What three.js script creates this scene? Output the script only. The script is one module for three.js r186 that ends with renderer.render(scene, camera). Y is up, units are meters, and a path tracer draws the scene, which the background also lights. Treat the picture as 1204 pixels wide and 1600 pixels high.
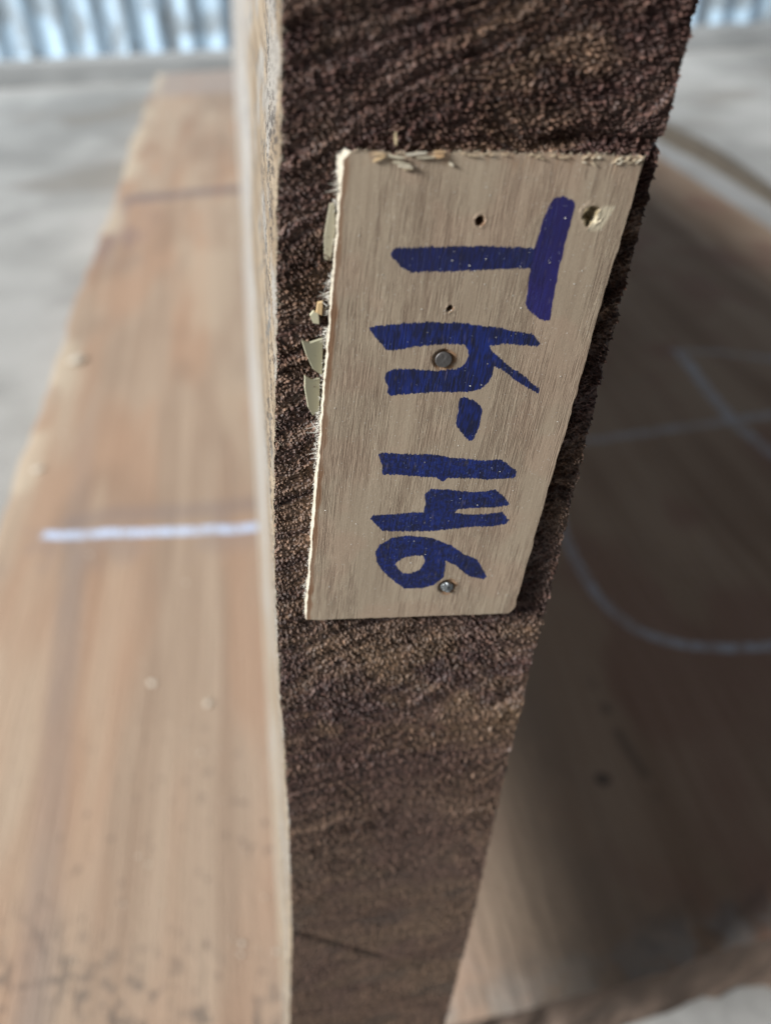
import * as THREE from 'three';
import { mergeGeometries, toCreasedNormals } from 'three/addons/utils/BufferGeometryUtils.js';

// ---------------------------------------------------------------- camera
const EYE = [0, 0.70, 0.14];
const scene = new THREE.Scene();
const camera = new THREE.PerspectiveCamera(63.25, 770 / 1024, 0.01, 200);
camera.matrixAutoUpdate = true;
camera.position.set(...EYE);
camera.quaternion.setFromRotationMatrix(new THREE.Matrix4().makeBasis(
  new THREE.Vector3(0.988035, -0.023123, 0.152489),
  new THREE.Vector3(0.111015, 0.792967, -0.599065),
  new THREE.Vector3(-0.107067, 0.608826, 0.786046)));
camera.focus = 0.167;
camera.userData.fStop = 9.2;

// ---------------------------------------------------------------- light
const renderer = new THREE.WebGLRenderer({ antialias: true });
renderer.setSize(770, 1024);
renderer.toneMapping = THREE.LinearToneMapping;
renderer.toneMappingExposure = 2.2;
renderer.shadowMap.enabled = true;
renderer.shadowMap.type = THREE.PCFSoftShadowMap;

const SUN_ELEVATION = 29 * Math.PI / 180, SUN_TURN = 16.5 * Math.PI / 180;
{ // pale hazy sky
  const w = 64, h = 32, d = new Float32Array(w * h * 4);
  for (let j = 0; j < h; j++) for (let i = 0; i < w; i++) {
    const up = Math.sin(((j + 0.5) / h - 0.5) * Math.PI), t = Math.pow(Math.max(0, up), 0.6);
    const k = (j * w + i) * 4;
    d[k] = 0.97 - 0.42 * t; d[k + 1] = 1.0 - 0.34 * t; d[k + 2] = 1.03 - 0.13 * t; d[k + 3] = 1;
    if (up < 0) { d[k] = 0.35; d[k + 1] = 0.36; d[k + 2] = 0.36; }
  }
  const sky = new THREE.DataTexture(d, w, h, THREE.RGBAFormat, THREE.FloatType);
  sky.mapping = THREE.EquirectangularReflectionMapping; sky.magFilter = THREE.LinearFilter; sky.minFilter = THREE.LinearFilter;
  sky.needsUpdate = true;
  scene.background = sky; scene.environment = sky;
  scene.environmentIntensity = 0.24; scene.backgroundIntensity = 0.24;
}
const sun = new THREE.DirectionalLight(new THREE.Color(0.985, 0.985, 0.97), 3.2);
sun.target.position.set(0, 0.5, 0);
sun.position.set(-Math.cos(SUN_ELEVATION) * Math.cos(SUN_TURN) * 8, 0.5 + Math.sin(SUN_ELEVATION) * 8, Math.cos(SUN_ELEVATION) * Math.sin(SUN_TURN) * 8);
sun.castShadow = true; sun.shadow.radius = 32; sun.shadow.mapSize.set(4096, 4096); sun.shadow.bias = -0.0002;
Object.assign(sun.shadow.camera, { left: -5, right: 5, top: 4, bottom: -4, near: 0.5, far: 20 });
scene.add(sun, sun.target);

// ---------------------------------------------------------------- helpers
function rng(seed) { let a = seed >>> 0; return () => { a = (a + 0x6D2B79F5) | 0; let t = Math.imul(a ^ (a >>> 15), 1 | a); t = (t + Math.imul(t ^ (t >>> 7), 61 | t)) ^ t; return ((t ^ (t >>> 14)) >>> 0) / 4294967296; }; }
function hash(i, j, s = 0) { let h = Math.imul(i | 0, 374761393) ^ Math.imul(j | 0, 668265263) ^ Math.imul(s | 0, 1274126177); h = Math.imul(h ^ (h >>> 13), 1274126177); h ^= h >>> 16; h = Math.imul(h, 2246822519); return ((h ^ (h >>> 15)) >>> 0) / 4294967296; }
function noise(x, y, s = 0) { const i = Math.floor(x), j = Math.floor(y); let u = x - i, v = y - j; u = u * u * (3 - 2 * u); v = v * v * (3 - 2 * v); const a = hash(i, j, s), b = hash(i + 1, j, s), c = hash(i, j + 1, s), d = hash(i + 1, j + 1, s); return a + (b - a) * u + (c - a) * v + (a - b - c + d) * u * v; }
function fbm(x, y, s = 0, o = 4) { let f = 0, a = 0.5, t = 0; for (let k = 0; k < o; k++) { f += a * noise(x, y, s + k * 7); t += a; a *= 0.5; x = x * 2.03 + 1.7; y = y * 2.03 + 9.2; } return f / t; }
const clamp = (v, a = 0, b = 1) => Math.min(b, Math.max(a, v));
const lerp = (a, b, t) => a + (b - a) * t;
const step = (a, b, v) => { const t = clamp((v - a) / (b - a)); return t * t * (3 - 2 * t); };
const mix3 = (a, b, t) => [lerp(a[0], b[0], t), lerp(a[1], b[1], t), lerp(a[2], b[2], t)];
const enc = v => { v = clamp(v); return Math.round(255 * (v <= 0.0031308 ? 12.92 * v : 1.055 * Math.pow(v, 1 / 2.4) - 0.055)); };
function spline(pts, key) { // piecewise smooth look-up: pts sorted by falling key
  if (key >= pts[0][0]) return pts[0][1];
  for (let k = 0; k + 1 < pts.length; k++) if (key <= pts[k][0] && key >= pts[k + 1][0]) {
    const t = (pts[k][0] - key) / (pts[k][0] - pts[k + 1][0]); return lerp(pts[k][1], pts[k + 1][1], t * t * (3 - 2 * t)); }
  return pts[pts.length - 1][1];
}
function colourTexture(w, h, fn, repeat) {
  const d = new Uint8Array(w * h * 4);
  for (let j = 0; j < h; j++) for (let i = 0; i < w; i++) { const c = fn(i, j), k = (j * w + i) * 4; d[k] = enc(c[0]); d[k + 1] = enc(c[1]); d[k + 2] = enc(c[2]); d[k + 3] = 255; }
  const t = new THREE.DataTexture(d, w, h, THREE.RGBAFormat); t.colorSpace = THREE.SRGBColorSpace;
  return finish(t, repeat);
}
function greyTexture(w, h, fn, repeat) {
  const d = new Uint8Array(w * h * 4);
  for (let j = 0; j < h; j++) for (let i = 0; i < w; i++) { const v = Math.round(255 * clamp(fn(i, j))), k = (j * w + i) * 4; d[k] = d[k + 1] = d[k + 2] = v; d[k + 3] = 255; }
  return finish(new THREE.DataTexture(d, w, h, THREE.RGBAFormat), repeat);
}
function finish(t, repeat) {
  t.magFilter = THREE.LinearFilter; t.minFilter = THREE.LinearFilter; t.wrapS = t.wrapT = repeat ? THREE.RepeatWrapping : THREE.ClampToEdgeWrapping;
  t.needsUpdate = true; return t;
}
const taken = {};
function numbered(name) { const n = taken[name] = (taken[name] ?? -1) + 1; return n ? `${name}_${String(n).padStart(3, '0')}` : name; }
function mesh(name, geometry, material, parent, kind) {
  const m = new THREE.Mesh(geometry, material); m.name = parent ? name : numbered(name);
  m.castShadow = m.receiveShadow = true; if (kind) m.userData.kind = kind;
  (parent ?? scene).add(m); return m;
}
function thing(name, label, category, position = [0, 0, 0], group) {
  const o = new THREE.Group(); o.name = numbered(name); o.position.set(...position); o.userData = { label, category, kind: 'thing' };
  if (group) o.userData.group = group; scene.add(o); return o;
}
const partCount = new Map();
function part(name, geometry, material, parent, kind) { // parts of one thing get running numbers too
  const key = parent.uuid + name, n = (partCount.get(key) ?? -1) + 1; partCount.set(key, n);
  return mesh(n ? `${name}_${String(n).padStart(3, '0')}` : name, geometry, material, parent, kind);
}
function grid(nu, nv, fn, skip) { // fn(i, j) -> {p, uv, c}; indexed quads, counter-clockwise when u right and v up
  const P = new Float32Array((nu + 1) * (nv + 1) * 3), UV = new Float32Array((nu + 1) * (nv + 1) * 2); let C = null; const I = [];
  for (let j = 0; j <= nv; j++) for (let i = 0; i <= nu; i++) {
    const k = j * (nu + 1) + i, o = fn(i, j); P.set(o.p, k * 3); if (o.uv) UV.set(o.uv, k * 2);
    if (o.c) { C ??= new Float32Array(P.length); C.set(o.c, k * 3); }
  }
  for (let j = 0; j < nv; j++) for (let i = 0; i < nu; i++) {
    if (skip && skip(i, j)) continue;
    const a = j * (nu + 1) + i, b = a + 1, c = a + nu + 1, d = c + 1; I.push(a, b, d, a, d, c);
  }
  const g = new THREE.BufferGeometry(); g.setAttribute('position', new THREE.BufferAttribute(P, 3)); g.setAttribute('uv', new THREE.BufferAttribute(UV, 2));
  if (C) g.setAttribute('color', new THREE.BufferAttribute(C, 3));
  g.setIndex(I); g.computeVertexNormals(); return g;
}
const M = (o) => new THREE.MeshStandardMaterial({ roughness: 0.9, metalness: 0, side: THREE.DoubleSide, ...o });
const lin = (r, g, b) => new THREE.Color().setRGB(r, g, b);
const mm = 0.001;

// ================================================================ setting
// --- concrete floor
{
  const S = 1024, span = 3.0;
  const tile = (x, y, f, s) => { // noise that closes on itself over the tile
    const u = x / S, v = y / S, n = (a, b) => fbm(a * f, b * f, s, 5);
    return lerp(lerp(n(u, v), n(u + 1, v), 1 - u), lerp(n(u, v + 1), n(u + 1, v + 1), 1 - u), 1 - v);
  };
  const map = colourTexture(S, S, (x, y) => {
    const a = tile(x, y, 5, 11), b = tile(x, y, 22, 31), f = hash(x, y, 5);
    let c = mix3([0.255, 0.252, 0.24], [0.42, 0.416, 0.40], step(0.34, 0.64, a * 0.6 + b * 0.4));
    c = mix3(c, [0.20, 0.18, 0.155], 0.6 * step(0.54, 0.66, tile(x, y, 7, 77)));       // stains
    return c.map(v => v * (0.93 + 0.14 * f));
  }, true);
  map.repeat.set(1 / span, 1 / span);
  const bump = greyTexture(512, 512, (x, y) => 0.6 * tile(x * 2, y * 2, 30, 3) + 0.4 * hash(x, y, 8), true); bump.repeat.set(1 / span, 1 / span);
  const g = new THREE.BufferGeometry(), E = 60;
  g.setAttribute('position', new THREE.Float32BufferAttribute([-E, 0, E, E, 0, E, E, 0, -E, -E, 0, -E], 3));
  g.setAttribute('uv', new THREE.Float32BufferAttribute([-E, -E, E, -E, E, E, -E, E], 2));
  g.setIndex([0, 1, 2, 0, 2, 3]); g.computeVertexNormals();
  mesh('concrete_floor', g, M({ map, bumpMap: bump, bumpScale: 0.0012, roughness: 0.85 }), null, 'structure');
}
// --- corrugated wall with its concrete kerb
const WALL_Z = -4.10, PITCH = 0.1365;
{
  const t = thing('corrugated_wall', 'pale blue corrugated metal wall on a low grey concrete kerb in the background', 'wall');
  const wav = (x) => { const a = 2 * Math.PI * x / PITCH; return 0.0076 * Math.cos(a + 0.3 * Math.sin(a)); };
  const per = 6, seg = 14 * per, w = per * PITCH;
  const sheet = grid(seg, 24, (i, j) => {
    const x = i / seg * (w + 0.02), y = 0.095 + j / 24 * 3.05;
    return { p: [x, y, wav(x)], uv: [x, y] };
  });
  const back = sheet.clone(); // 0.8 mm of metal: the back skin
  back.translate(0, 0, -0.0012);
  const g = mergeGeometries([sheet, back]);
  const T = 512, tone = (k) => colourTexture(T, T, (x, y) => {
    const n = fbm(x / 40, y / 90, 40 + k, 4), s = fbm(x / 9, y / 160, 60 + k, 3), r = fbm(x / 30, y / 16, 90 + k, 3);
    let c = mix3([0.56, 0.77, 0.97], [0.63, 0.83, 0.99], n);
    c = mix3(c, [0.52, 0.60, 0.68], 0.3 * step(0.6, 0.75, s));
    const grime = step(0.30, 0.0, y / T) * step(0.40, 0.65, r);
    return mix3(c, [0.22, 0.21, 0.19], 0.75 * grime);
  }, true);
  const mats = [0, 1, 2].map(k => { const map = tone(k); map.repeat.set(1 / 0.82, 1 / 3.05); return M({ map, roughness: 0.42, metalness: 0.0 }); });
  for (let k = 0; k < 9; k++) {
    const m = part('corrugated_sheet', g, mats[k % 3], t); m.position.set(-2.13 + k * w, 0, WALL_Z + (k % 2 ? 0.0025 : 0));
  }
  const kerb = grid(180, 10, (i, j) => { // rough-topped kerb, front and top in one skin
    const x = -2.2 + i / 180 * 7.6, prof = [[0.055, -0.02], [0.056, 0.03], [0.054, 0.07], [0.050, 0.088], [0.042, 0.097], [0.02, 0.101], [0.0, 0.102], [-0.02, 0.102], [-0.04, 0.10], [-0.06, 0.09], [-0.07, -0.02]][j];
    const n = (noise(x * 9, j * 1.7, 4) - 0.5) * 0.006;
    return { p: [x, prof[1] + n, WALL_Z + 0.02 + prof[0] + n], uv: [x, j * 0.02] };
  });
  const km = colourTexture(1024, 64, (x, y) => { const n = fbm(x / 24, y / 12, 17, 4); return mix3([0.26, 0.27, 0.27], [0.44, 0.45, 0.45], n); }, true); km.repeat.set(1 / 7.6, 1 / 0.2);
  part('kerb', kerb, M({ map: km }), t);
}
// --- added unseen roof, posts and rear wall that hold back sky light
{
  const dark = M({ color: lin(0.13, 0.12, 0.11), roughness: 0.8 });
  const box = (x0, x1, y0, y1, z0, z1) => { const g = new THREE.BoxGeometry(x1 - x0, y1 - y0, z1 - z0); g.translate((x0 + x1) / 2, (y0 + y1) / 2, (z0 + z1) / 2); return g; };
  const s = thing('added_shed', 'dark unseen roof, posts and rear wall added to hold back sky light', 'added_shed'); s.userData.kind = 'structure';
  part('roof', box(-2.2, 4.2, 3.16, 3.22, -4.3, 3.3), dark, s);
  for (const z of [-3.2, -1.4, 0.4, 2.2]) part('rafter', box(-2.2, 4.15, 3.02, 3.158, z, z + 0.06), dark, s);
  part('rear_wall', box(-2.2, 4.2, 0, 3.158, 3.24, 3.3), dark, s);
  part('post', box(-2.2, -2.1, 0, 3.018, 3.12, 3.22), dark, s); part('post', box(4.05, 4.15, 0, 3.018, 3.12, 3.22), dark, s); part('post', box(4.05, 4.15, 0, 3.018, -3.9, -3.8), dark, s);
}

// ================================================================ boards lying on the floor
const BOARD_TOP = 0.08;
function boardGeometry(xl, xr, z0, z1, nx, nz, profile, top) { // z falls from z0 (near) to z1 (far)
  const L = t => xl(lerp(z0, z1, t)), R = t => xr(lerp(z0, z1, t));
  const W = nx + profile.left.length + profile.right.length;
  const g = grid(W, nz, (i, j) => {
    const t = j / nz, z = lerp(z0, z1, t) + (top.end ? top.end(lerp(L(t), R(t), i / W)) * (1 - t) * (j === 0 ? 1 : Math.exp(-j)) : 0), l = L(t), r = R(t);
    let x, y;
    if (i < profile.left.length) { const p = profile.left[i]; x = l + p[0]; y = p[1]; }
    else if (i > W - profile.right.length) { const p = profile.right[W - i]; x = r + p[0] * (top.wane ? top.wane(z) : 1); y = p[1]; }
    else { const u = (i - profile.left.length) / (nx); x = lerp(l, r, u); y = BOARD_TOP + (top.bump ? top.bump(x, z) : 0); }
    return { p: [x, y, z], uv: [(x - top.uv[0]) / top.uv[1], (top.uv[2] - z) / top.uv[3]] };
  });
  // near and far ends
  const P = g.attributes.position, UV = g.attributes.uv, ends = [];
  for (const j of [0, nz]) {
    const pts = []; for (let i = 0; i <= W; i++) pts.push([P.getX(j * (W + 1) + i), P.getY(j * (W + 1) + i), P.getZ(j * (W + 1) + i), UV.getX(j * (W + 1) + i), UV.getY(j * (W + 1) + i)]);
    const e = grid(W * 4, 10, (i4, k) => { const i = Math.min(W - 1, Math.floor(i4 / 4)), f = i4 / 4 - i, q = m => lerp(pts[i][m], pts[i + 1][m], f), x = q(0), t = k / 10, n = fbm(x * 60, t * 3, 66, 3); return { p: [x, q(1) * t, q(2) + (k < 10 ? (n - 0.5) * 0.010 + 0.006 * (1 - t) * noise(x * 30, 1, 67) : 0)], uv: [x, t], c: mix3([0.62, 0.6, 0.58], [1.3, 1.25, 1.2], fbm(x * 90, t * 6, 68, 3)) }; });
    if (j) { const ix = e.index.array; for (let q = 0; q < ix.length; q += 3) { const s = ix[q]; ix[q] = ix[q + 1]; ix[q + 1] = s; } e.computeVertexNormals(); }
    ends.push(e);
  }
  return [g, ends];
}
{ // --- bright board on the left
  const W = 512, H = 2048, X0 = -0.40, XW = 0.40, Z0 = 0.20, ZL = 4.2; // uv frame; z from +0.2 back
  const tex = (i, j) => {
    const x = X0 + (i / W) * XW, fwd = 0.14 - (Z0 - (j / H) * ZL); // distance ahead of the eye
    const wv = (fbm(fwd * 1.1, 3, 5, 2) - 0.5) * 0.05;
    const g1 = fbm((x + wv) * 55, fwd * 1.1, 12, 4), g2 = fbm((x + wv) * 190, fwd * 5, 21, 3), g3 = fbm(x * 14, fwd * 2.2, 33, 3);
    let c = mix3([0.29, 0.205, 0.145], [0.41, 0.312, 0.230], step(0.2, 0.8, g1 * 0.5 + g2 * 0.25 + g3 * 0.25));
    c = mix3(c, [0.36, 0.205, 0.125], 0.5 * step(0.48, 0.7, g3));
    c = mix3(c, [0.225, 0.155, 0.11], 0.4 * step(0.48, 0.68, fbm(x * 9 + 3, fwd * 3.4, 37, 3)));
    c = mix3(c, [0.44, 0.35, 0.26], 0.5 * step(0.5, 0.7, fbm(x * 16, fwd * 2.6, 39, 3)));
    const ls = Math.abs(x + 0.222 + (fwd - 0.32) * 0.075 + (noise(fwd * 6, 1, 3) - 0.5) * 0.012);
    c = mix3(c, [0.235, 0.19, 0.165], 0.62 * step(0.022, 0.004, ls) * step(1.3, 0.7, fwd) * (0.55 + 0.45 * noise(fwd * 16, x * 60, 9)));
    // dark cross stains
    const line = (f0, wd, x0, x1, s) => step(wd, wd * 0.2, Math.abs(fwd - f0 - (noise(x * 18, f0, s) - 0.5) * 0.03)) * step(x0 - 0.01, x0 + 0.02, x) * step(x1 + 0.01, x1 - 0.02, x);
    c = mix3(c, [0.15, 0.115, 0.115], 0.75 * line(2.17, 0.05, -0.34, -0.0, 2));
    c = mix3(c, [0.22, 0.155, 0.14], 0.6 * step(0.35, 0.6, fbm(x * 30, fwd * 9, 70, 3)) * step(0.30, 0.10, Math.abs(fwd - 1.95)) * step(-0.22, -0.28, x));
    c = mix3(c, [0.2, 0.16, 0.15], 0.4 * line(0.853, 0.026, -0.29, -0.03, 6));
    c = mix3(c, [0.26, 0.205, 0.18], 0.35 * step(0.42, 0.62, fbm(x * 45, fwd * 22, 71, 3)) * step(0.06, 0.02, Math.abs(fwd - 0.80)));
    c = mix3(c, [0.33, 0.27, 0.235], 0.8 * step(3.36, 3.42, fwd));
    // pale ragged left edge
    const edge = step(0.045, 0.006, x + 0.357 - 0.02 * noise(fwd * 9, 2, 8));
    c = mix3(c, [0.54, 0.46, 0.35], 0.6 * edge * step(0.35, 0.6, noise(fwd * 7, x * 20, 14)));
    // dirt near the front end
    const dirt = step(0.50, 0.68, fbm(x * 170, fwd * 140, 55, 4)) * step(0.37, 0.29, fwd + (x + 0.2) * 0.35) * step(0.3, 0.6, noise(x * 40, fwd * 40, 56));
    c = mix3(c, [0.10, 0.085, 0.075], 0.65 * dirt);
    const dots = step(0.76, 0.84, fbm(x * 150, fwd * 120, 91, 2)) * step(0.6, 0.4, fwd);
    c = mix3(c, [0.14, 0.105, 0.085], 0.6 * dots);
    // chalk stroke across
    const cf = 0.8281 + (x + 0.3027) * -0.122 + (noise(x * 40, 4, 6) - 0.5) * 0.004;
    const chalk = step(0.0100, 0.005, Math.abs(fwd - cf)) * step(-0.308, -0.298, x) * (0.35 + 0.65 * step(0.25, 0.5, fbm(x * 420, fwd * 90, 2, 3)));
    c = mix3(c, [0.54, 0.66, 0.88], 0.92 * chalk);
    return c;
  };
  const map = colourTexture(W, H, tex);
  const bump = greyTexture(W, H, (i, j) => 0.5 * fbm(i / 2.2, j / 60, 13, 3) + 0.3 * hash(i, j, 6) + 0.2 * fbm(i / 8, j / 12, 8, 3));
  const t = thing('wooden_plank', 'pale brown wooden plank with one white chalk stroke beside the standing slab', 'plank');
  const [top, ends] = boardGeometry(z => -0.357 + (noise(z * 5, 3, 1) - 0.5) * 0.012 + (noise(z * 31, 3, 2) - 0.5) * 0.008, () => -0.012, 0.18, -3.70, 24, 160,
    { left: [[-0.004, 0], [-0.003, 0.045], [-0.002, 0.07], [0.001, 0.0775]], right: [[0, 0], [0, 0.07], [-0.002, 0.078]] },
    { uv: [X0, XW, Z0, ZL], bump: (x, z) => (noise(x * 12, z * 3, 21) - 0.5) * 0.0016 });
  const m = M({ map, bumpMap: bump, bumpScale: 0.0012, roughness: 0.82 });
  part('plank_face', top, m, t); for (const e of ends) part('cut_end', e, M({ color: lin(0.2, 0.14, 0.1), vertexColors: true }), t);
}
{ // --- wide live-edge slab on the right, in the shade
  const W = 1024, H = 2048, X0 = -0.05, XW = 1.45, Z0 = 0, ZL = 3.3;
  const strokes = [
    [[0.335, 0.86], [0.318, 0.78], [0.308, 0.7197], [0.3057, 0.6679], [0.3086, 0.6143], [0.3196, 0.5779], [0.3334, 0.5521], [0.3537, 0.5358], [0.3757, 0.5249], [0.4118, 0.5159], [0.4536, 0.5129], [0.50, 0.52], [0.56, 0.545]],
    [[0.33, 0.90], [0.4017, 0.9064], [0.4812, 0.911], [0.5776, 0.918], [0.6803, 0.9245], [0.8, 0.93]],
    [[0.6367, 1.127], [0.6248, 1.0165], [0.6191, 0.9065], [0.6304, 0.834], [0.645, 0.78]],
    [[0.63, 1.137], [0.6959, 1.1197], [0.7674, 1.0827], [0.84, 1.05]],
  ].map((p, k) => ({ p, w: [0.0075, 0.011, 0.012, 0.011][k], a: [0.85, 0.62, 0.68, 0.42][k], box: [Math.min(...p.map(q => q[0])) - 0.03, Math.max(...p.map(q => q[0])) + 0.03, Math.min(...p.map(q => q[1])) - 0.03, Math.max(...p.map(q => q[1])) + 0.03] }));
  const seg = (x, y, a, b) => { const dx = b[0] - a[0], dy = b[1] - a[1], t = clamp(((x - a[0]) * dx + (y - a[1]) * dy) / (dx * dx + dy * dy)); return Math.hypot(x - a[0] - t * dx, y - a[1] - t * dy); };
  const tex = (i, j) => {
    const x = X0 + (i / W) * XW, fwd = 0.14 - (Z0 - (j / H) * ZL);
    const wv = (fbm(fwd * 1.3, x * 2, 45, 3) - 0.5) * 0.16;
    const g1 = fbm((x + wv) * 26, fwd * 1.0, 42, 4), g2 = fbm((x + wv) * 130, fwd * 5, 51, 3), g3 = fbm(x * 7, fwd * 4, 63, 3);
    let c = mix3([0.36, 0.235, 0.155], [0.55, 0.395, 0.28], step(0.25, 0.75, g1 * 0.45 + g2 * 0.15 + g3 * 0.4));
    c = mix3(c, [0.36, 0.19, 0.14], 0.5 * step(0.5, 0.7, fbm(x * 9, fwd * 6, 81, 3)));
        c = mix3(c, [0.10, 0.08, 0.07], 0.8 * step(0.009, 0.004, Math.hypot(x - 0.2341, fwd - 0.3945)));
    c = mix3(c, [0.09, 0.075, 0.065], 0.4 * step(0.3, 0.6, noise(fwd * 60, 4, 4)) * step(0.008, 0.002, Math.abs(x - 0.262 - (0.4802 - fwd) * 0.09 - (noise(fwd * 40, 1, 3) - 0.5) * 0.006)) * step(0.36, 0.38, fwd) * step(0.52, 0.47, fwd));
    const dirt = step(0.45, 0.66, fbm(x * 70, fwd * 70, 85, 4)) * step(0.29, 0.245, fwd - (x - 0.1) * 0.07);
    c = mix3(c, [0.15, 0.14, 0.125], 0.45 * dirt);
    const dust = step(0.40, 0.62, fbm(x * 50, fwd * 60, 95, 4)) * step(0.275, 0.235, fwd - (x - 0.1) * 0.07);
    c = mix3(c, [0.42, 0.42, 0.40], 0.5 * dust);
    for (const s of strokes) if (x > s.box[0] && x < s.box[1] && fwd > s.box[2] && fwd < s.box[3]) {
      let d = 9; for (let k = 0; k + 1 < s.p.length; k++) d = Math.min(d, seg(x, fwd, s.p[k], s.p[k + 1]));
      const a = s.a * step(s.w, s.w * 0.5, d) * (0.35 + 0.65 * step(0.3, 0.6, fbm(x * 260, fwd * 110, 4, 3))) * (0.7 + 0.5 * noise(x * 14, fwd * 14, 5));
      c = mix3(c, [0.70, 0.75, 0.84], a);
    }
    c = mix3(c, [0.34, 0.265, 0.20], 0.55 * step(0.24, 0.15, x + (noise(fwd * 9, 5, 5) - 0.5) * 0.04) * step(0.30, 0.55, fbm(x * 25, fwd * 14, 99, 3) + 0.12)); // muted brown towards the left side
    const wane = step(1.062, 1.078, x); // sapwood, then bark, on the sloping edge
    c = mix3(c, mix3([0.66, 0.65, 0.63], [0.50, 0.48, 0.45], fbm(x * 30, fwd * 12, 7, 3)), wane);
    c = mix3(c, mix3([0.17, 0.13, 0.09], [0.33, 0.265, 0.19], fbm(x * 40, fwd * 25, 9, 4)), step(1.165, 1.185, x + (noise(fwd * 6, 8, 2) - 0.5) * 0.03));
    return c;
  };
  const map = colourTexture(W, H, tex);
  const bump = greyTexture(W, H, (i, j) => 0.6 * fbm(i / 3, j / 50, 53, 3) + 0.4 * fbm(i / 3, j / 3, 8, 2));
  const t = thing('live_edge_slab', 'wide dark live-edge slab with a chalk circle, lying in shade on the right', 'slab');
  const [top, ends] = boardGeometry(() => -0.008, z => 1.072 + (noise(z * 2.2, 3, 31) - 0.5) * 0.01, -0.082, -3.1, 60, 120,
    { left: [[0, 0], [0, 0.07], [0.002, 0.078]], right: [[0.23, 0], [0.25, 0.012], [0.24, 0.028], [0.21, 0.040], [0.16, 0.055], [0.11, 0.066], [0.07, 0.071], [0.03, 0.076], [0.01, 0.079]] },
    { uv: [X0, XW, Z0, ZL], wane: z => 0.85 + 0.5 * noise(z * 1.7, 9, 4), bump: (x, z) => (noise(x * 8, z * 3, 22) - 0.5) * 0.003 + (noise(x * 40, z * 40, 25) - 0.5) * 0.002,
      end: x => -0.075 * x + (noise(x * 14, 2, 61) - 0.5) * 0.006 + (noise(x * 75, 2, 62) - 0.5) * 0.003 });
  part('slab_body', top, M({ map, bumpMap: bump, bumpScale: 0.0015, roughness: 0.85 }), t);
  for (const e of ends) part('cut_end', e, M({ color: lin(0.19, 0.14, 0.11), vertexColors: true }), t);
}

// ================================================================ the standing slab (own axes: millimetres, origin level with the eye)
const LEAN = 4.9693 * Math.PI / 180, SLAB_TOP = 34, SLAB_FOOT = -530, SLAB_LEN = 2900;
const leftEdge = [[40, 7.7], [0, 7.5], [-13, 7.42], [-30, 7.2], [-43, 6.25], [-56, 6.0], [-70, 5.9], [-81, 5.4], [-105, 4.75], [-132, 4.8], [-154, 5.15], [-192, 6.3], [-223, 7.15], [-279, 7.6], [-353, 6.5], [-530, 6.0]];
const rightEdge = [[40, 71.2], [0, 71], [-13, 70.8], [-36, 70.5], [-76, 69.9], [-100, 70.1], [-141, 70.1], [-161, 69.6], [-201, 69.9], [-295, 71.0], [-362, 70.4], [-530, 70]];
const rows = (() => { // row heights follow how large a millimetre shows
  const r = [SLAB_TOP]; let y = SLAB_TOP;
  while (y > SLAB_FOOT) {
    const perPx = Math.max(0.07, Math.pow(Math.abs(y + 0 - 186) / 504, 2) * 0.49); // mm per photograph pixel
    y -= y > -4 ? 1.5 : y > -175 ? perPx * 0.98 : y > -360 ? perPx * 1.9 : 6; r.push(Math.max(y, SLAB_FOOT));
  }
  return r.reverse(); // from the foot up
})();
const jag = (y, s) => (fbm(y / 2.2, s, 100 + s, 3) - 0.5) * 0.9 + (noise(y / 0.55, s, 120 + s) - 0.5) * 0.35;
const TAG = { tl: [16.76, -32.64], tr: [66.65, -32.43], br: [60.49, -136.02], bl: [11.34, -134.08], z: 3.0 };
function inTag(x, y, m) { const t = (y - TAG.bl[1]) / (TAG.tl[1] - TAG.bl[1]); return y < -32.5 - m && y > -134.0 + m && x > lerp(TAG.bl[0], TAG.tl[0], t) + m && x < lerp(TAG.br[0], TAG.tr[0], t) - m; }
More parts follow.
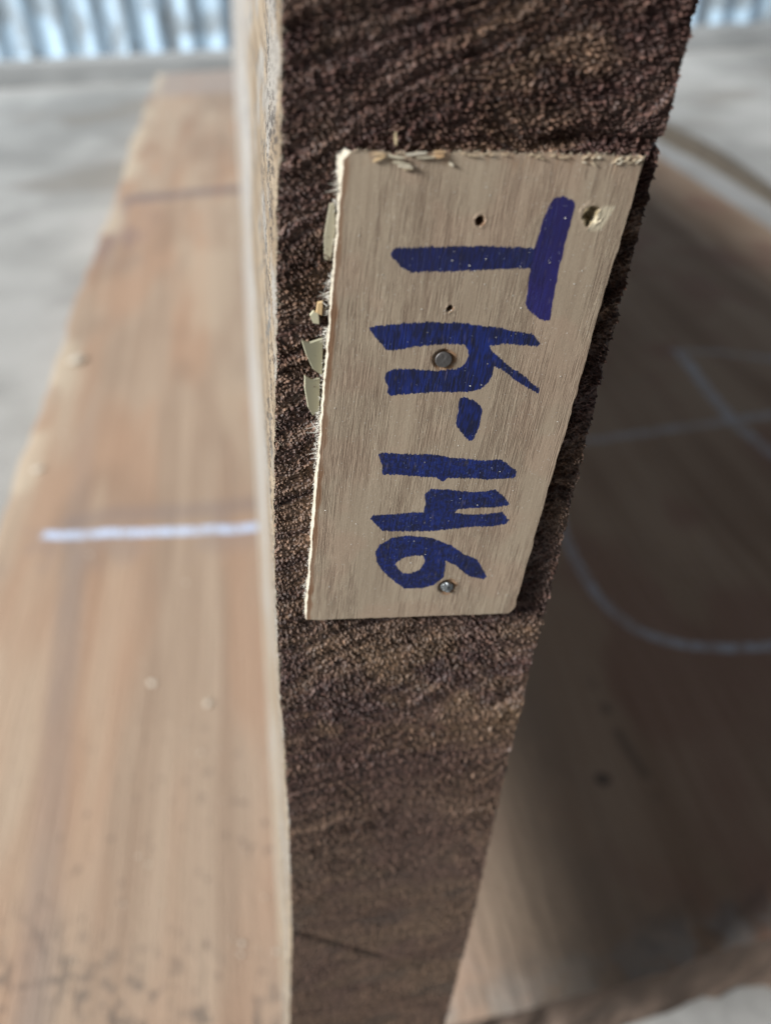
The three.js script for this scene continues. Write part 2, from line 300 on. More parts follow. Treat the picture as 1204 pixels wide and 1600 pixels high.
function fibre(x, y) { // [height, two random tones] of the torn end grain
  const ang = 0.46 - 0.30 * step(-60, -180, y) + (fbm(x / 30, y / 30, 201, 2) - 0.5) * 0.5;
  const wx = x + (fbm(x / 4, y / 4, 211, 3) - 0.5) * 2.6, wy = y + (fbm(x / 4, y / 4, 221, 3) - 0.5) * 2.6;
  const ca = Math.cos(0.42), sa = Math.sin(0.42), p = (wx * ca + wy * sa) / 0.66, q = (-wx * sa + wy * ca) / 0.38;
  const pi = Math.floor(p), qi = Math.floor(q); let best = 9, second = 9, id = [0, 0];
  for (let b = -1; b <= 1; b++) for (let a = -1; a <= 1; a++) {
    const cx = pi + a + 0.15 + 0.7 * hash(pi + a, qi + b, 31), cy = qi + b + 0.15 + 0.7 * hash(pi + a, qi + b, 32);
    const d = (p - cx) ** 2 + (q - cy) ** 2; if (d < best) { second = best; best = d; id = [pi + a, qi + b]; } else if (d < second) second = d;
  }
  const r1 = hash(id[0], id[1], 33), r2 = hash(id[0], id[1], 34);
  const gap = Math.sqrt(second) - Math.sqrt(best);
  const soft = step(-170, -290, y);
  const dome = Math.pow(clamp(1 - best / 0.30), 0.9) * (0.12 + 1.1 * r1 * r1);
  const comb = fbm(x / 11, y / 9, 261, 3); // some areas torn up, some cut clean
  let h = dome * lerp(1.0, 0.5, soft) * lerp(0.7, 1.25, step(0.3, 0.7, comb));
  // saw furrows: broken waves along the ripped fibres, one deep tear above the tag and two near the foot
  const f = wy - wx * Math.tan(ang); h += (fbm(f / 2.2, x / 30, 231, 3) - 0.5) * 1.45 * (1 - 0.6 * soft) + (fbm(f / 1.1, x / 12, 241, 2) - 0.5) * 0.3 * (1 - soft);
  const fur = y - (-32.0 + (x - 52) * 0.10 + 1.0 * Math.sin(x / 7)); h -= 1.9 * Math.exp(-fur * fur / 1.5) * step(44, 54, x) * (0.5 + 0.5 * noise(x / 3, 1, 5));
  const kn = y + 284 + (x - 10.7) * 0.8; h -= 1.2 * Math.exp(-kn * kn / 3) * step(52, 36, x) * step(6, 12, x) ;
  const kn2 = y + 318 + (x - 48) * 0.15; h -= 1.0 * Math.exp(-kn2 * kn2 / 10) * step(40, 52, x);
  return [h, r1, r2, gap, f];
}
const slab = thing('standing_timber_slab', 'thick dark timber slab standing on edge, rough sawn end with the numbered tag facing', 'slab', [0, EYE[1], 0]);
slab.rotation.z = -LEAN;
{
  const NC = 640, NR = rows.length - 1;
  const geo = grid(NC, NR, (i, j) => {
    const y = rows[j], l = spline(leftEdge, y) + jag(y, 1) * 0.55, r = spline(rightEdge, y) + jag(y, 2), x = lerp(l, r, i / NC);
    const [h, r1, r2, gap, f] = fibre(x, y);
    const patch = fbm(x / 22, y / 26, 301, 3), band = fbm(f / 7, x / 70, 311, 3);
    const ring = fbm(f / 1.5, x / 26, 331, 3); // growth bands run with the furrows
    let c = mix3([0.062, 0.029, 0.019], [0.178, 0.108, 0.070], step(0.33, 0.67, ring * 0.75 + band * 0.25));
    c = mix3(c, [0.082, 0.040, 0.037], 0.6 * step(0.42, 0.68, patch));
    c = mix3(c, [0.19, 0.118, 0.062], 0.6 * step(0.46, 0.68, fbm(x / 17, y / 15, 321, 3)) * step(-135, -150, y) * step(-195, -172, y));
    c = mix3(c, [0.17, 0.122, 0.078], 0.5 * step(0.45, 0.65, fbm(x / 9, y / 12, 323, 3)) * step(30, 8, x) * step(-46, -20, y));
    c = mix3(c, [0.17, 0.112, 0.062], 0.5 * step(0.5, 0.7, fbm(x / 30, y / 14, 341, 3)) * step(-200, -260, y));
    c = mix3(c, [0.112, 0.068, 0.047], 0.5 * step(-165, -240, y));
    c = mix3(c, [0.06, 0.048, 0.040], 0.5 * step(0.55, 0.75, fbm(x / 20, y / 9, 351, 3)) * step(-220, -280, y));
    c = c.map(v => v * (0.58 + 0.95 * r2 * r2));
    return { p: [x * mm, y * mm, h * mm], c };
  }, (i, j) => { const y = rows[j], x = lerp(spline(leftEdge, y), spline(rightEdge, y), i / NC); return inTag(x, y, 5); });
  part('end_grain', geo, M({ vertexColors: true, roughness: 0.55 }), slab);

  // left sawn face
  const zs = [0]; { let z = 0, s = 0.16; while (z < SLAB_LEN) { z += s; s *= z < 75 ? 1.012 : 1.07; zs.push(Math.min(z, SLAB_LEN)); } }
  const rr = rows.filter((_, k) => k % 2 === 0 || k === rows.length - 1);
  const side = grid(zs.length - 1, rr.length - 1, (i, j) => {
    const z = -zs[zs.length - 1 - i], y = rr[j], near = Math.exp(z / 45);
    const fine = (fbm(y / 0.5, z / 0.8, 401, 3) - 0.5) * 0.9 * near + (fbm(y / 1.6, z / 3, 411, 3) - 0.5) * 0.9 * near + (fbm(y / 26, z / 240, 421, 3) - 0.5) * 0.8;
    const x = spline(leftEdge, y) + jag(y, 1) * 0.55 * Math.exp(z / 0.8) + fine * (1 - Math.exp(z / 0.5));
    const n = fbm(y / 3, z / 60, 431, 4), w = fbm(y / 12, z / 30, 441, 3);
    let c = mix3([0.185, 0.137, 0.088], [0.28, 0.222, 0.155], step(0.3, 0.7, n));
    c = mix3(c, [0.27, 0.265, 0.25], 0.7 * step(0.45, 0.7, w)); c = mix3(c, [0.33, 0.325, 0.315], 0.7 * step(0.3, 0.6, fbm(y / 60, z / 300, 443, 3)) * step(-120, -260, z));
    const fleck = step(0.53, 0.60, fbm(y / 1.1, z / 2.6, 451, 3)) * step(-95, -45, z) * step(-2, -9, z) * (0.3 + 0.7 * step(0.35, 0.6, noise(y / 7, z / 20, 452)));
    c = mix3(c, [0.05, 0.04, 0.033], 0.85 * fleck);
    const spot = step(0.70, 0.78, fbm(y / 5, z / 7, 461, 2)) * step(-150, -130, y) ; 
    c = mix3(c, [0.08, 0.085, 0.085], 0.7 * spot);
    return { p: [x * mm, y * mm, z * mm], c };
  });
  part('sawn_face', side, M({ vertexColors: true, roughness: 0.85 }), slab);
  // remaining faces
  const b = new THREE.BoxGeometry(69.4 * mm - 9.5 * mm, (SLAB_TOP - SLAB_FOOT - 0.6) * mm, (SLAB_LEN - 3) * mm, 1, 40, 60);
  b.translate((69.4 + 9.5) / 2 * mm, (SLAB_TOP + SLAB_FOOT) / 2 * mm, -(SLAB_LEN + 3) / 2 * mm);
  part('slab_body', b, M({ color: lin(0.16, 0.115, 0.085) }), slab);
  // frayed fibres along the near left edge
  const R = rng(77), bl = [];
  const lo = rows[0];
  for (let k = 0; k < 1100; k++) {
    const y = -8 - 190 * Math.pow(R(), 1.1), clump = noise(y / 5, 3, 471), x = spline(leftEdge, y), L = (0.35 + 1.3 * R() * R()) * (0.4 + clump), a = (R() - 0.5) * 2.4, w = 0.05 + 0.08 * R();
    bl.push(blade([x - 0.25 + 0.4 * R(), y, 0.05 - 0.9 * R()], [Math.cos(a) * L * 0.7, Math.sin(a) * L * 0.8 - 0.15 * L, L * (0.2 + 0.9 * R())], w, (R() - 0.5) * 2));
  }
  part('frayed_fibre', mergeGeometries(bl), M({ color: lin(0.26, 0.22, 0.165) }), slab, 'stuff');
}
function blade(p, d, w, bend) { // a curved tapering hair, millimetres
  const n = 4, P = [], I = [], len = Math.hypot(...d), side = new THREE.Vector3(d[1], -d[0], 0.3 * len).normalize(), up = new THREE.Vector3(...d).cross(side).normalize();
  for (let k = 0; k <= n; k++) {
    const t = k / n, b = bend * len * t * t * 0.6, ww = w * (1 - 0.8 * t), c = [p[0] + d[0] * t + side.x * b, p[1] + d[1] * t + side.y * b, p[2] + d[2] * t + side.z * b];
    for (const [s, u] of [[-1, -0.5], [1, -0.5], [0, 0.9]]) P.push((c[0] + side.x * ww * s + up.x * ww * u) * mm, (c[1] + side.y * ww * s + up.y * ww * u) * mm, (c[2] + side.z * ww * s + up.z * ww * u) * mm);
  }
  for (let k = 0; k < n; k++) for (let s = 0; s < 3; s++) { const a = k * 3 + s, b = k * 3 + (s + 1) % 3; I.push(a, b, b + 3, a, b + 3, a + 3); }
  const g = new THREE.BufferGeometry(); g.setAttribute('position', new THREE.Float32BufferAttribute(P, 3)); g.setIndex(I); g.computeVertexNormals(); return g;
}
{ // blocks that carry the slab
  const m = M({ color: lin(0.2, 0.14, 0.1) });
  for (const [z, label] of [[-0.95, 'short timber block under the standing slab, nearer of the two'], [-2.2, 'short timber block under the standing slab, farther of the two']]) {
    const t = thing('timber_block', label, 'block', [-0.008, 0.0815, z], 'blocks under the slab');
    const g = new THREE.BoxGeometry(0.058, 0.084, 0.10, 3, 3, 3); g.translate(0, 0.042, 0); part('block_body', g, m, t);
  }
}

// ================================================================ the tag
const tag = thing('wooden_tag', 'thin pale plywood tag lettered TK-146 in blue marker, nailed to the slab end', 'tag', [0, EYE[1], 0]);
tag.rotation.z = -LEAN;
{
  const ink = {
    stem: [[25.2, -49.15], [25.64, -48.25], [28.4, -48.12], [34.47, -47.82], [41.15, -47.71], [46.39, -47.86], [51.71, -48.02], [51.81, -51.57], [45.94, -51.7], [39.64, -52.05], [33.39, -52.28], [28.75, -52.41], [27.03, -51.43], [25.39, -49.76]],
    bar: [[52.44, -39.38], [53.93, -39.11], [56.03, -39.99], [56.31, -40.86], [55.97, -45.33], [55.6, -51.55], [55.62, -55.88], [55.69, -61.22], [54.86, -61.62], [53.52, -61.03], [50.97, -59.21], [50.5, -58.09], [50.3, -53.71], [50.45, -48.44], [50.95, -43.89], [51.82, -40.2]],
    k: [[22.17, -62.8], [22.66, -62.49], [26.87, -61.98], [32.41, -61.61], [38.5, -61.82], [45.2, -62.64], [52.16, -64.09], [52.66, -63.86], [54.71, -66.14], [54.2, -66.61], [52.57, -66.45], [47.95, -66.02], [44.84, -66.37], [45.69, -67.57], [48.57, -70.02], [53.0, -73.06], [56.31, -75.76], [56.22, -76.59], [55.17, -76.05], [51.51, -73.94], [47.81, -71.09], [46.38, -70.72], [46.4, -72.45], [45.72, -74.18], [44.26, -75.41], [42.02, -75.97], [35.56, -75.84], [30.14, -76.22], [27.0, -76.56], [26.32, -75.79], [26.42, -74.55], [25.64, -72.81], [25.88, -71.6], [27.51, -70.91], [30.61, -70.96], [35.11, -71.37], [39.14, -71.09], [40.61, -70.14], [41.17, -68.47], [40.81, -67.03], [39.99, -66.17], [38.54, -65.97], [34.58, -66.02], [30.24, -66.54], [26.38, -67.24], [25.48, -66.85], [23.19, -64.3]],
    dash: [[40.57, -77.37], [41.46, -77.08], [43.17, -77.69], [44.75, -79.02], [45.4, -80.34], [45.32, -83.26], [44.58, -86.77], [43.9, -87.13], [43.1, -86.56], [41.45, -84.76], [40.7, -83.66], [40.41, -82.85], [40.55, -79.95]],
    one: [[25.3, -89.64], [26.22, -89.34], [30.51, -89.72], [36.76, -90.06], [40.24, -90.92], [47.24, -91.93], [50.68, -91.72], [52.64, -93.12], [54.85, -94.96], [54.89, -96.14], [54.21, -96.64], [48.4, -96.75], [46.84, -96.39], [40.31, -95.99], [39.17, -96.82], [37.82, -95.7], [32.87, -95.2], [26.54, -94.53], [26.31, -92.36]],
    four: [[35.83, -99.75], [37.11, -98.5], [40.13, -98.88], [45.27, -99.77], [48.82, -99.76], [50.8, -99.37], [52.87, -101.17], [54.58, -103.23], [54.05, -103.82], [50.98, -104.17], [45.8, -104.02], [43.27, -104.27], [42.74, -104.99], [45.51, -105.76], [51.21, -105.75], [53.25, -105.41], [55.21, -107.87], [54.81, -108.68], [51.72, -109.28], [46.45, -109.11], [40.78, -109.63], [38.22, -109.93], [32.03, -109.57], [27.43, -109.17], [26.08, -107.52], [24.64, -105.76], [25.18, -104.8], [28.17, -104.84], [33.66, -104.63], [35.93, -104.63], [36.12, -102.79]],
    six: [[26.65, -117.61], [26.24, -114.92], [27.16, -113.01], [29.6, -111.22], [33.15, -110.79], [38.4, -111.75], [42.83, -113.99], [46.36, -116.89], [49.24, -118.44], [51.32, -121.7], [52.5, -123.9], [52.02, -124.79], [48.27, -123.59], [47.04, -122.45], [44.87, -120.21], [42.24, -118.32], [42.36, -121.42], [42.26, -123.51], [40.29, -125.49], [37.65, -126.36], [33.3, -126.03], [29.84, -122.61], [27.84, -120.06]],
    counter: [[30.89, -118.57], [32.6, -117.0], [35.18, -116.5], [37.05, -116.82], [37.45, -118.33], [36.6, -120.67], [34.56, -121.7], [32.68, -121.43], [31.52, -120.11]],
  };
  const PPM = 17, X0 = 8, Y0 = -139, W = 60 * PPM, H = 110 * PPM;
  // ink coverage
  const cover = new Uint8Array(W * H);
  const inside = (poly, x, y) => { let c = false; for (let i = 0, j = poly.length - 1; i < poly.length; j = i++) { const [xi, yi] = poly[i], [xj, yj] = poly[j]; if ((yi > y) !== (yj > y) && x < (xj - xi) * (y - yi) / (yj - yi) + xi) c = !c; } return c; };
  const names = Object.keys(ink);
  names.forEach((n, k) => {
    const p = ink[n], xs = p.map(q => q[0]), ys = p.map(q => q[1]);
    const i0 = Math.floor((Math.min(...xs) - 0.6 - X0) * PPM), i1 = Math.ceil((Math.max(...xs) + 0.6 - X0) * PPM), j0 = Math.floor((Math.min(...ys) - 0.6 - Y0) * PPM), j1 = Math.ceil((Math.max(...ys) + 0.6 - Y0) * PPM);
    for (let j = Math.max(0, j0); j < Math.min(H, j1); j++) for (let i = Math.max(0, i0); i < Math.min(W, i1); i++) {
      const x = X0 + i / PPM, y = Y0 + j / PPM; // the ink bleeds a little along the grain
      const dx = (fbm(x / 0.9, y / 1.1, 501, 2) - 0.5) * 0.28, dy = (fbm((x - 0.056 * y) / 0.16, y / 1.5, 511, 2) - 0.5) * 0.62;
      if (inside(p, x + dx, y + dy)) cover[j * W + i] = n === 'counter' ? 0 : n === 'bar' ? 2 : n === 'stem' ? 3 : 1;
    }
  });
  // pores and fibres
  const groove = new Float32Array(W * H), R = rng(4242);
  const stroke = (n, wmin, wmax, lmin, lmax, val) => {
    for (let k = 0; k < n; k++) {
      const x0 = X0 + R() * 60, y0 = Y0 + R() * 110; if (noise(x0 / 5, y0 / 26, 521) < 0.28 + 0.35 * R()) continue;
      const L = lerp(lmin, lmax, R() * R()), w = lerp(wmin, wmax, R()), v = val * (0.4 + 0.6 * R()), wob = (R() - 0.5) * 0.03;
      const n2 = Math.ceil(L * PPM);
      for (let s = 0; s < n2; s++) {
        const y = y0 - s / PPM, x = x0 + (0.056 + wob * 0.4) * (y - y0) , t = s / n2, ww = w * Math.sqrt(Math.max(0, 4 * t * (1 - t))) * PPM / 2;
        const j = Math.round((y - Y0) * PPM); if (j < 0 || j >= H) continue; const ci = (x - X0) * PPM;
        for (let i = Math.ceil(ci - ww - 0.5); i <= ci + ww + 0.5; i++) if (i >= 0 && i < W) { const e = clamp(ww + 0.5 - Math.abs(i - ci)); const q = j * W + i; if (Math.abs(v * e) > Math.abs(groove[q])) groove[q] = v * e; }
      }
    }
  };
  stroke(13000, 0.05, 0.13, 2, 13, 0.9); stroke(7000, 0.05, 0.11, 0.8, 6, -0.7);
  const holes = [[40.11, -43.41, 0.85, 2.4], [36.65, -59.01, 0.6, 2.4], [59.45, -42.38, 1.6, 1.5]];
  const map = colourTexture(W, H, (i, j) => {
    const x = X0 + i / PPM, y = Y0 + j / PPM, p = x - 0.056 * y, q = j * W + i, g = groove[q];
    const s1 = fbm(p / 1.1, y / 30, 531, 4), s2 = fbm(p / 7, y / 60, 541, 3), s3 = fbm(p / 0.28, y / 5, 551, 3), b = fbm(x / 9, y / 9, 561, 3);
    let c = mix3([0.325, 0.250, 0.178], [0.435, 0.350, 0.256], step(0.2, 0.8, s1 * 0.4 + s2 * 0.3 + s3 * 0.3));
    c = mix3(c, [0.40, 0.285, 0.205], 0.5 * step(0.48, 0.7, b));
    if (g > 0) c = mix3(c, [0.115, 0.068, 0.044], 0.8 * g); else c = mix3(c, [0.60, 0.50, 0.37], -0.5 * g);
    c = c.map(v => v * (0.93 + 0.14 * hash(i >> 1, j >> 2, 9)));
    const t = (y - TAG.bl[1]) / (TAG.tl[1] - TAG.bl[1]), le = x - lerp(TAG.bl[0], TAG.tl[0], t); // brown left margin
    c = mix3(c, [0.21, 0.095, 0.04], 0.85 * step(1.25, 0.6, le + (noise(y / 2.4, 3, 12) - 0.5) * 0.7) * (0.5 + 0.5 * noise(y / 6, 1, 13)));
    c = mix3(c, [0.33, 0.21, 0.13], 0.5 * step(4.5, 1.0, -32.5 - y + 2.5 * noise(p / 0.8, 2, 15)) * step(0.4, 0.65, noise(p / 0.5, y / 4, 16))); // stained top margin
    for (const h of holes) { const d = Math.hypot(x - h[0], (y - h[1]) * 0.9) + (noise(x * 2.2, y * 2.2, 17) - 0.5) * 0.5; c = mix3(c, h[2] > 1 ? [0.22, 0.17, 0.085] : [0.15, 0.075, 0.035], 0.8 * step(h[2] * 1.15, h[2] * 0.8, d)); if (h[2] > 1) c = mix3(c, [0.66, 0.58, 0.42], 0.7 * step(1.2, 0.7, Math.abs((x - h[0]) * 0.8 - (y - h[1]) * 0.35 - 1.75)) * step(2.6, 1.5, Math.abs(y - h[1] + 0.4))); }
    for (const [nx, ny, r] of [[36.42, -68.96, 1.9], [43.43, -126.33, 1.9]]) c = mix3(c, [0.23, 0.115, 0.05], 0.7 * step(r + 0.6, r, Math.hypot(x - nx - 0.25, y - ny) + (noise(x * 1.5, y * 1.5, 18) - 0.5)));
    const k = cover[q];
    if (k) {
      const m = fbm(p / 0.25, y / 1.6, 571, 3), mo = fbm(x / 0.5, y / 0.5, 581, 2), low = step(-85, -92, y);
      let a = mix3([0.0012, 0.0036, 0.034], [0.002, 0.0145, 0.145], step(0.3, 0.75, lerp(m, mo, 0.5 * low)));
      if (k === 2) a = mix3(a, [0.017, 0.009, 0.105], 0.7); if (k === 3) a = mix3(a, [0.007, 0.007, 0.058], 0.5);
      if (g < 0) a = mix3(a, [0.04, 0.08, 0.30], -0.5 * g); if (g > 0) a = a.map(v => v * (1 - 0.35 * g));
      const fl = hash(i >> 1, j >> 1, 19); if (fl > 0.9985) a = [0.38, 0.41, 0.5]; else if (low && fl > 0.955) a = [0.03, 0.055, 0.19];
      a = a.map(v => v * (0.8 + 0.45 * noise(x / 3.5, y / 3.5, 583))); const thin = step(0.74, 0.84, fbm(p / 0.3, y / 2.5, 591, 2)) * 0.1;
      c = mix3(a, c, thin);
    } else if (hash(i >> 1, j >> 1, 29) > 0.9985) c = [0.72, 0.72, 0.68];
    return c;
  });
  const bump = greyTexture(W, H, (i, j) => {
    const x = X0 + i / PPM, y = Y0 + j / PPM, p = x - 0.056 * y, g = groove[j * W + i];
    return 0.5 - 0.34 * g + 0.16 * (fbm(p / 0.16, y / 3.5, 601, 3) - 0.5) + 0.14 * (hash(i >> 1, j >> 1, 39) - 0.5) + 0.10 * (fbm(x / 0.8, y / 0.8, 611, 3) - 0.5);
  });
  const rough = greyTexture(W / 2, H / 2, (i, j) => cover[Math.min(H - 1, j * 2) * W + Math.min(W - 1, i * 2)] ? 0.74 : 0.9);
  const face = M({ map, bumpMap: bump, bumpScale: 0.00011, roughnessMap: rough, roughness: 1 });
  // outline, bilinear in the four corners with slightly uneven edges
  const at = (u, v) => {
    const w = (1 - v), l = [lerp(TAG.bl[0], TAG.tl[0], v), lerp(TAG.bl[1], TAG.tl[1], v)], r = [lerp(TAG.br[0], TAG.tr[0], v), lerp(TAG.br[1], TAG.tr[1], v)];
    let x = lerp(l[0], r[0], u), y = lerp(l[1], r[1], u);
    x += (1 - u) * (fbm(v * 60, 1, 701, 3) - 0.5) * 0.4 + u * (fbm(v * 40, 2, 711, 3) - 0.5) * 0.45 + u * 0.25 * (noise(v * 9, 2, 712) - 0.5);
    y += v * ((fbm(u * 40, 3, 721, 3) - 0.5) * 0.7 - 0.7 * Math.exp(-(((u - 0.20) / 0.09) ** 2)) * (0.4 + noise(u * 70, 2, 722))) + w * (fbm(u * 40, 4, 731, 3) - 0.5) * 0.35;
    if (u < 0.035 && v > 0.982) { const c = (0.035 - u) / 0.035 * (v - 0.982) / 0.018; x += c * 1.1; y -= c * 0.5; } // rounded top left corner
    if (u > 0.97 && v < 0.016) { const c = (u - 0.97) / 0.03 * (0.016 - v) / 0.016; x -= c * 0.9; y += c * 0.3; }    // knocked lower right corner
    return [x, y];
  };
  const zAt = (x, y) => {
    let z = TAG.z + (fbm(x / 18, y / 30, 741, 2) - 0.5) * 0.3;
    for (const h of holes) { const d = Math.hypot(x - h[0], y - h[1]) + (noise(x * 1.6, y * 1.6, 751) - 0.5) * h[2] * (h[2] > 1 ? 0.9 : 0.35); z -= h[3] * step(h[2], h[2] * 0.35, d); z += 0.16 * noise(x * 3, y * 3, 752) * Math.exp(-(((d - h[2] * 1.15) / 0.4) ** 2)); }
    for (const [nx, ny] of [[36.42, -68.96], [43.43, -126.33]]) z -= 0.55 * step(2.2, 1.5, Math.hypot(x - nx, y - ny));
    return z;
  };
  const NU = 250, NV = 500;
  const plate = grid(NU, NV, (i, j) => { const [x, y] = at(i / NU, j / NV); return { p: [x * mm, y * mm, zAt(x, y) * mm], uv: [(x - X0) / 60, (y - Y0) / 110] }; });
  const f = part('tag_face', plate, face, tag);
  // edges: the left one torn to a slope, the top cut under, the others square
  const edge = (n, pt, back) => grid(n, 4, (i, j) => { const [x, y] = pt(i / n), t = j / 4, b = back(i / n), rag = (j === 0 || j === 4) ? 0 : (noise(i * 0.9, j * 3, 761) - 0.5) * 0.35; return { p: [(x + b[0] * t + rag) * mm, (y + b[1] * t) * mm, lerp(zAt(x, y), -0.3, t) * mm] }; });
  const raw = M({ color: lin(0.50, 0.45, 0.36), roughness: 0.9 }), brown = M({ color: lin(0.34, 0.25, 0.17), roughness: 0.9 });
  part('torn_edge', edge(500, t => at(0, t), t => [-0.05 - 0.32 * fbm(t * 30, 4, 771, 3) - 0.9 * step(0.92, 0.99, t), -0.2]), raw, tag);
  part('top_edge', edge(250, t => at(t, 1), () => [0, -1.2]), raw, tag);
  part('side_edge', edge(300, t => at(1, t), () => [-0.25, 0]), brown, tag);
  part('bottom_edge', edge(250, t => at(t, 0), () => [0, 0.1]), brown, tag);
  // frayed hairs on the torn edge
  const hairs = [], hair = (t, L, a, w, bend, zl = 0.3) => { const [x, y] = at(0, t); hairs.push(blade([x - 0.7 * R(), y, 0.4 + 1.6 * R()], [Math.cos(a) * L, Math.sin(a) * L, zl * L], w, bend)); };
  for (const [t0, t1, n, L0] of [[0.90, 1.0, 70, 0.9], [0.72, 0.80, 70, 1.4], [0.655, 0.70, 45, 1.0], [0.55, 0.64, 40, 0.5], [0.475, 0.535, 70, 1.5], [0.40, 0.475, 70, 1.2], [0.05, 0.11, 36, 0.9], [0.0, 1.0, 220, 0.35]])
    for (let k = 0; k < n; k++) { const t = lerp(t0, t1, R()), e = L0 < 0.4 ? 1 : Math.sin(Math.PI * (t - t0) / (t1 - t0)); hair(t, L0 * (0.35 + 1.2 * R() * R()) * (0.4 + 0.6 * e), Math.PI * (0.7 + 0.7 * R()), 0.04 + 0.07 * R(), (R() - 0.5) * 4.5, 0.6 * (R() - 0.4)); }
  for (const [t, L, a] of [[0.49, 3.0, 2.35], [0.495, 3.3, 3.45], [0.485, 2.4, 3.2], [0.76, 2.2, 3.6], [0.755, 2.4, 2.9], [0.935, 2.4, 3.5], [0.945, 2.0, 3.3]]) hair(t, L, a, 0.17, 0.3, 0.2);
  part('frayed_hair', mergeGeometries(hairs), M({ color: lin(0.74, 0.72, 0.66) }), tag, 'stuff');
  // splinters: thin shards
  const shard = (pts, z, th, col, tilt = 0) => {
    const s = new THREE.Shape(pts.map(p => new THREE.Vector2(p[0] * mm, p[1] * mm)));
    const g = new THREE.ExtrudeGeometry(s, { depth: th * mm, bevelEnabled: true, bevelThickness: 0.06 * mm, bevelSize: 0.05 * mm, bevelSegments: 1 });
    g.translate(-pts[0][0] * mm, -pts[0][1] * mm, 0); g.rotateY(tilt); g.translate(pts[0][0] * mm, pts[0][1] * mm, z * mm);
    return part('splinter', g, M({ color: lin(...col), roughness: 0.85 }), tag);
  };
  const pale = [0.50, 0.47, 0.33], straw = [0.60, 0.42, 0.22], white = [0.66, 0.62, 0.5];
  shard([[15.6, -41.6], [15.9, -46], [15.2, -51.0], [14.2, -51.0], [14.1, -47], [14.9, -41.8]], 0.5, 0.5, [0.36, 0.33, 0.24]);
  shard([[13.9, -58.4], [13.8, -60.8], [12.9, -60.3], [13.1, -58.6]], 0.9, 0.7, straw);
  shard([[13.2, -60.6], [13.4, -62.6], [12.4, -62.4], [11.8, -61.0], [12.4, -60.2]], 0.7, 0.6, pale);
  shard([[14.0, -65.6], [14.0, -72.9], [12.3, -71.4], [11.0, -68.4], [10.2, -65.6], [11.6, -66.2]], 0.6, 0.55, [0.40, 0.385, 0.27], 0.2);
  shard([[13.6, -73.6], [13.6, -80.6], [12.4, -81.4], [11.5, -79.6], [10.8, -75.4], [10.8, -72.8], [12.2, -73.8]], 0.5, 0.5, [0.40, 0.38, 0.27], 0.2);
  // torn slivers at the top margin
  const tt = TAG.z + 0.1;
  const sliver = (x, y, L, w, ang, col, z = 0) => { // a ragged, slightly lifted strip
    L *= 0.62; w *= 0.55; col = col.map((v, q) => lerp(v, [0.42, 0.32, 0.21][q], 0.35)); z *= 0.4;
    const n = 5, up = [], dn = []; for (let k = 0; k <= n; k++) { const t = k / n, e = Math.pow(Math.sin(Math.PI * (0.12 + 0.8 * t)), 0.6); up.push([t * L, w * e * (0.3 + 0.4 * R())]); dn.push([t * L, -w * e * (0.3 + 0.4 * R())]); }
    const ca = Math.cos(ang), sa = Math.sin(ang); return shard(dn.concat(up.reverse()).map(p => [x + p[0] * ca - p[1] * sa, y + p[0] * sa + p[1] * ca]), tt + z, 0.16, col, -0.16 + 0.1 * R());
  };
  sliver(21.4, -34.3, 3.4, 0.5, 0.45, straw); sliver(21.2, -33.2, 3.2, 0.7, 0.05, [0.44, 0.31, 0.18]); sliver(23.6, -33.4, 4.2, 0.6, -0.06, [0.44, 0.42, 0.33], 0.1);
  sliver(24.6, -34.3, 4.4, 0.7, -0.12, [0.42, 0.40, 0.31]); sliver(25.4, -34.9, 3.8, 0.6, -0.05, [0.52, 0.49, 0.4], 0.12); sliver(26.2, -35.3, 2.6, 0.5, 0.05, [0.46, 0.37, 0.24]);
  sliver(26.6, -33.2, 5.2, 0.7, 0.16, [0.48, 0.47, 0.4], 0.2); sliver(28.4, -33.6, 4.6, 0.6, 0.1, [0.46, 0.43, 0.33], 0.1); sliver(30.4, -33.4, 3.6, 0.8, 0.14, [0.50, 0.29, 0.13], 0.28);
  sliver(31.0, -32.6, 3.0, 0.5, 0.05, [0.52, 0.33, 0.17], 0.2); sliver(33.7, -34.2, 1.3, 0.7, -0.6, white, 0.15); sliver(24.7, -30.0, 3.0, 0.7, -1.45, [0.52, 0.42, 0.25], -0.9);
  for (let k = 0; k < 16; k++) sliver(56 + 10 * R(), -32.8 - 0.9 * R(), 0.6 + 1.1 * R(), 0.25, (R() - 0.5) * 1.6, k % 3 ? [0.5, 0.42, 0.3] : white);
  for (let k = 0; k < 14; k++) sliver(35 + 20 * R(), -32.7 - 0.4 * R(), 0.8 + 1.4 * R(), 0.22, (R() - 0.5) * 0.5, [0.48, 0.38, 0.26]);
  // loose hairs of the top margin
  const th = []; for (let k = 0; k < 120; k++) { const u = R(), [x, y] = at(u, 1); th.push(blade([x, y - 0.15, TAG.z - 0.1], [(R() - 0.5) * 1.2, 0.15 + 0.5 * R(), 0.4 * R() - 0.1], 0.05 + 0.05 * R(), R() - 0.5)); }
  part('frayed_hair', mergeGeometries(th), M({ color: lin(0.55, 0.46, 0.34) }), tag, 'stuff');
  // nails
  const steel = M({ color: lin(0.16, 0.15, 0.145), metalness: 0.8, roughness: 0.55 });
  const head = (pts, rough, seed) => { // lathe along z, dented
    const g = new THREE.LatheGeometry(pts.map(p => new THREE.Vector2(p[0] * mm, p[1] * mm)), 40); g.rotateX(Math.PI / 2);
    const P = g.attributes.position; for (let k = 0; k < P.count; k++) { const x = P.getX(k) / mm, y = P.getY(k) / mm, z = P.getZ(k) / mm; if (z > 0.4) P.setZ(k, (z + (noise(x * 2.1 + seed, y * 2.1, 801) - 0.5) * rough) * mm); }
    g.computeVertexNormals(); return g;
  };
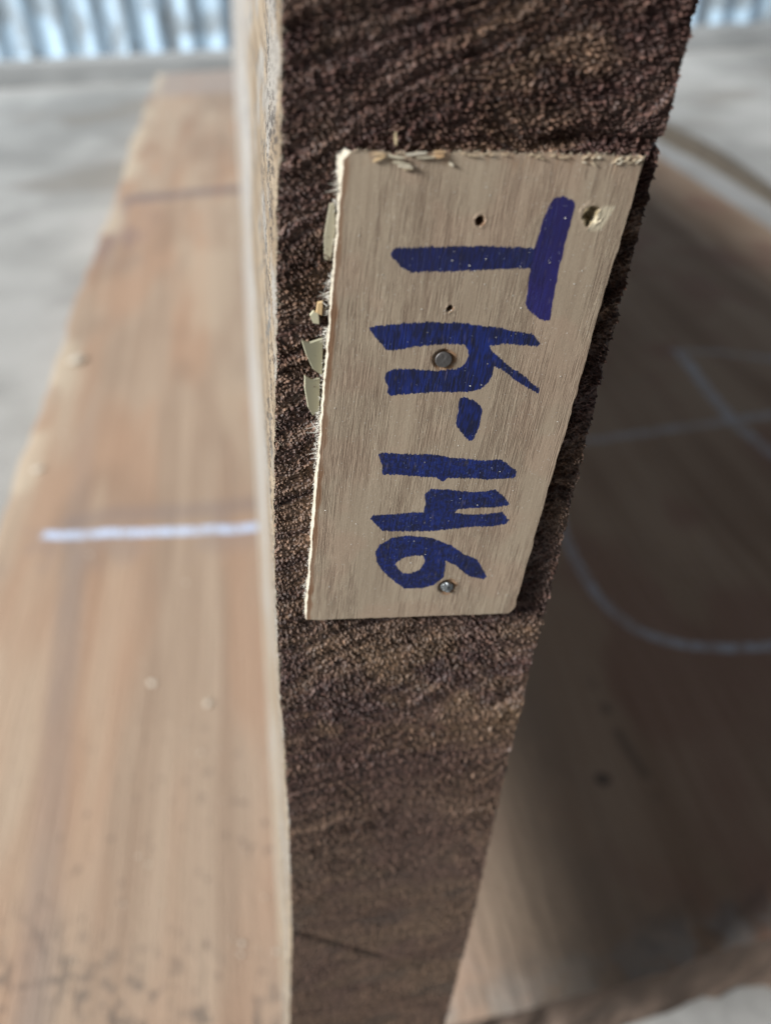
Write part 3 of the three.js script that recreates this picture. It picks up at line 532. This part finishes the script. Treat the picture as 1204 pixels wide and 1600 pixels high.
  const prof = [[0.55, -2.5], [0.6, -0.4], [0.9, -0.2], [1.45, 0.15], [1.56, 0.35], [1.58, 0.62], [1.55, 0.74], [1.46, 0.80], [1.0, 0.81], [0.6, 0.81], [0.3, 0.81], [0, 0.81]];
  const n1 = new THREE.Mesh(head(prof, 0.16, 1), steel); n1.name = 'nail'; n1.position.set(36.42 * mm, -68.96 * mm, (TAG.z - 0.35) * mm); n1.castShadow = n1.receiveShadow = true; tag.add(n1);
  const prof2 = [[0.55, -2.5], [0.6, -0.4], [1.35, 0.0], [1.5, 0.25], [1.45, 0.5], [1.2, 0.62], [0.8, 0.62], [0.45, 0.6], [0.2, 0.6], [0, 0.6]];
  const steel2 = M({ color: lin(0.26, 0.28, 0.29), metalness: 0.85, roughness: 0.48 });
  const n2 = new THREE.Mesh(head(prof2, 1.1, 9), steel2); n2.name = 'nail_001'; n2.position.set(43.43 * mm, -126.33 * mm, (TAG.z - 0.35) * mm); n2.rotation.set(0.08, -0.12, 0); n2.castShadow = n2.receiveShadow = true; tag.add(n2);
  // sawdust grains caught on the tag
  const gr = []; for (let k = 0; k < 150; k++) { const u = 0.03 + 0.94 * R(), v = 0.02 + 0.96 * R(), [x, y] = at(u, v); const g = new THREE.TetrahedronGeometry((0.06 + 0.13 * R() * R()) * mm); g.scale(1, 1 + R(), 0.8); g.rotateZ(R() * 6); g.rotateX(R() * 6); g.translate(x * mm, y * mm, (zAt(x, y) + 0.05) * mm); gr.push(g); }
  part('sawdust', mergeGeometries(gr), M({ color: lin(0.72, 0.70, 0.64) }), tag, 'stuff');
}
// --- sawdust lying on the boards
{
  const R = rng(909), g = [];
  const chip = (x, z, r) => { const c = new THREE.DodecahedronGeometry(r); c.scale(1, 0.35, 1.4); c.rotateY(R() * 6); c.translate(x, BOARD_TOP + r * 0.3, z); g.push(c.toNonIndexed ? c : c); };
  for (let k = 0; k < 60; k++) { const fwd = 0.28 + 0.9 * R() * R(); chip(-0.33 + 0.29 * R(), 0.14 - fwd, 0.0005 + 0.0012 * R() * R()); }
  chip(-0.156, 0.14 - 0.5708, 0.0032); chip(-0.102, 0.14 - 0.536, 0.003); chip(-0.325, 0.14 - 1.29, 0.012); chip(-0.332, 0.14 - 0.975, 0.006);
  const m = mesh('sawdust', mergeGeometries(g), M({ color: lin(0.62, 0.56, 0.47) }), null, 'stuff');
  m.userData.label = 'pale sawdust and wood chips scattered over the left board'; m.userData.category = 'sawdust';
}
renderer.render(scene, camera);
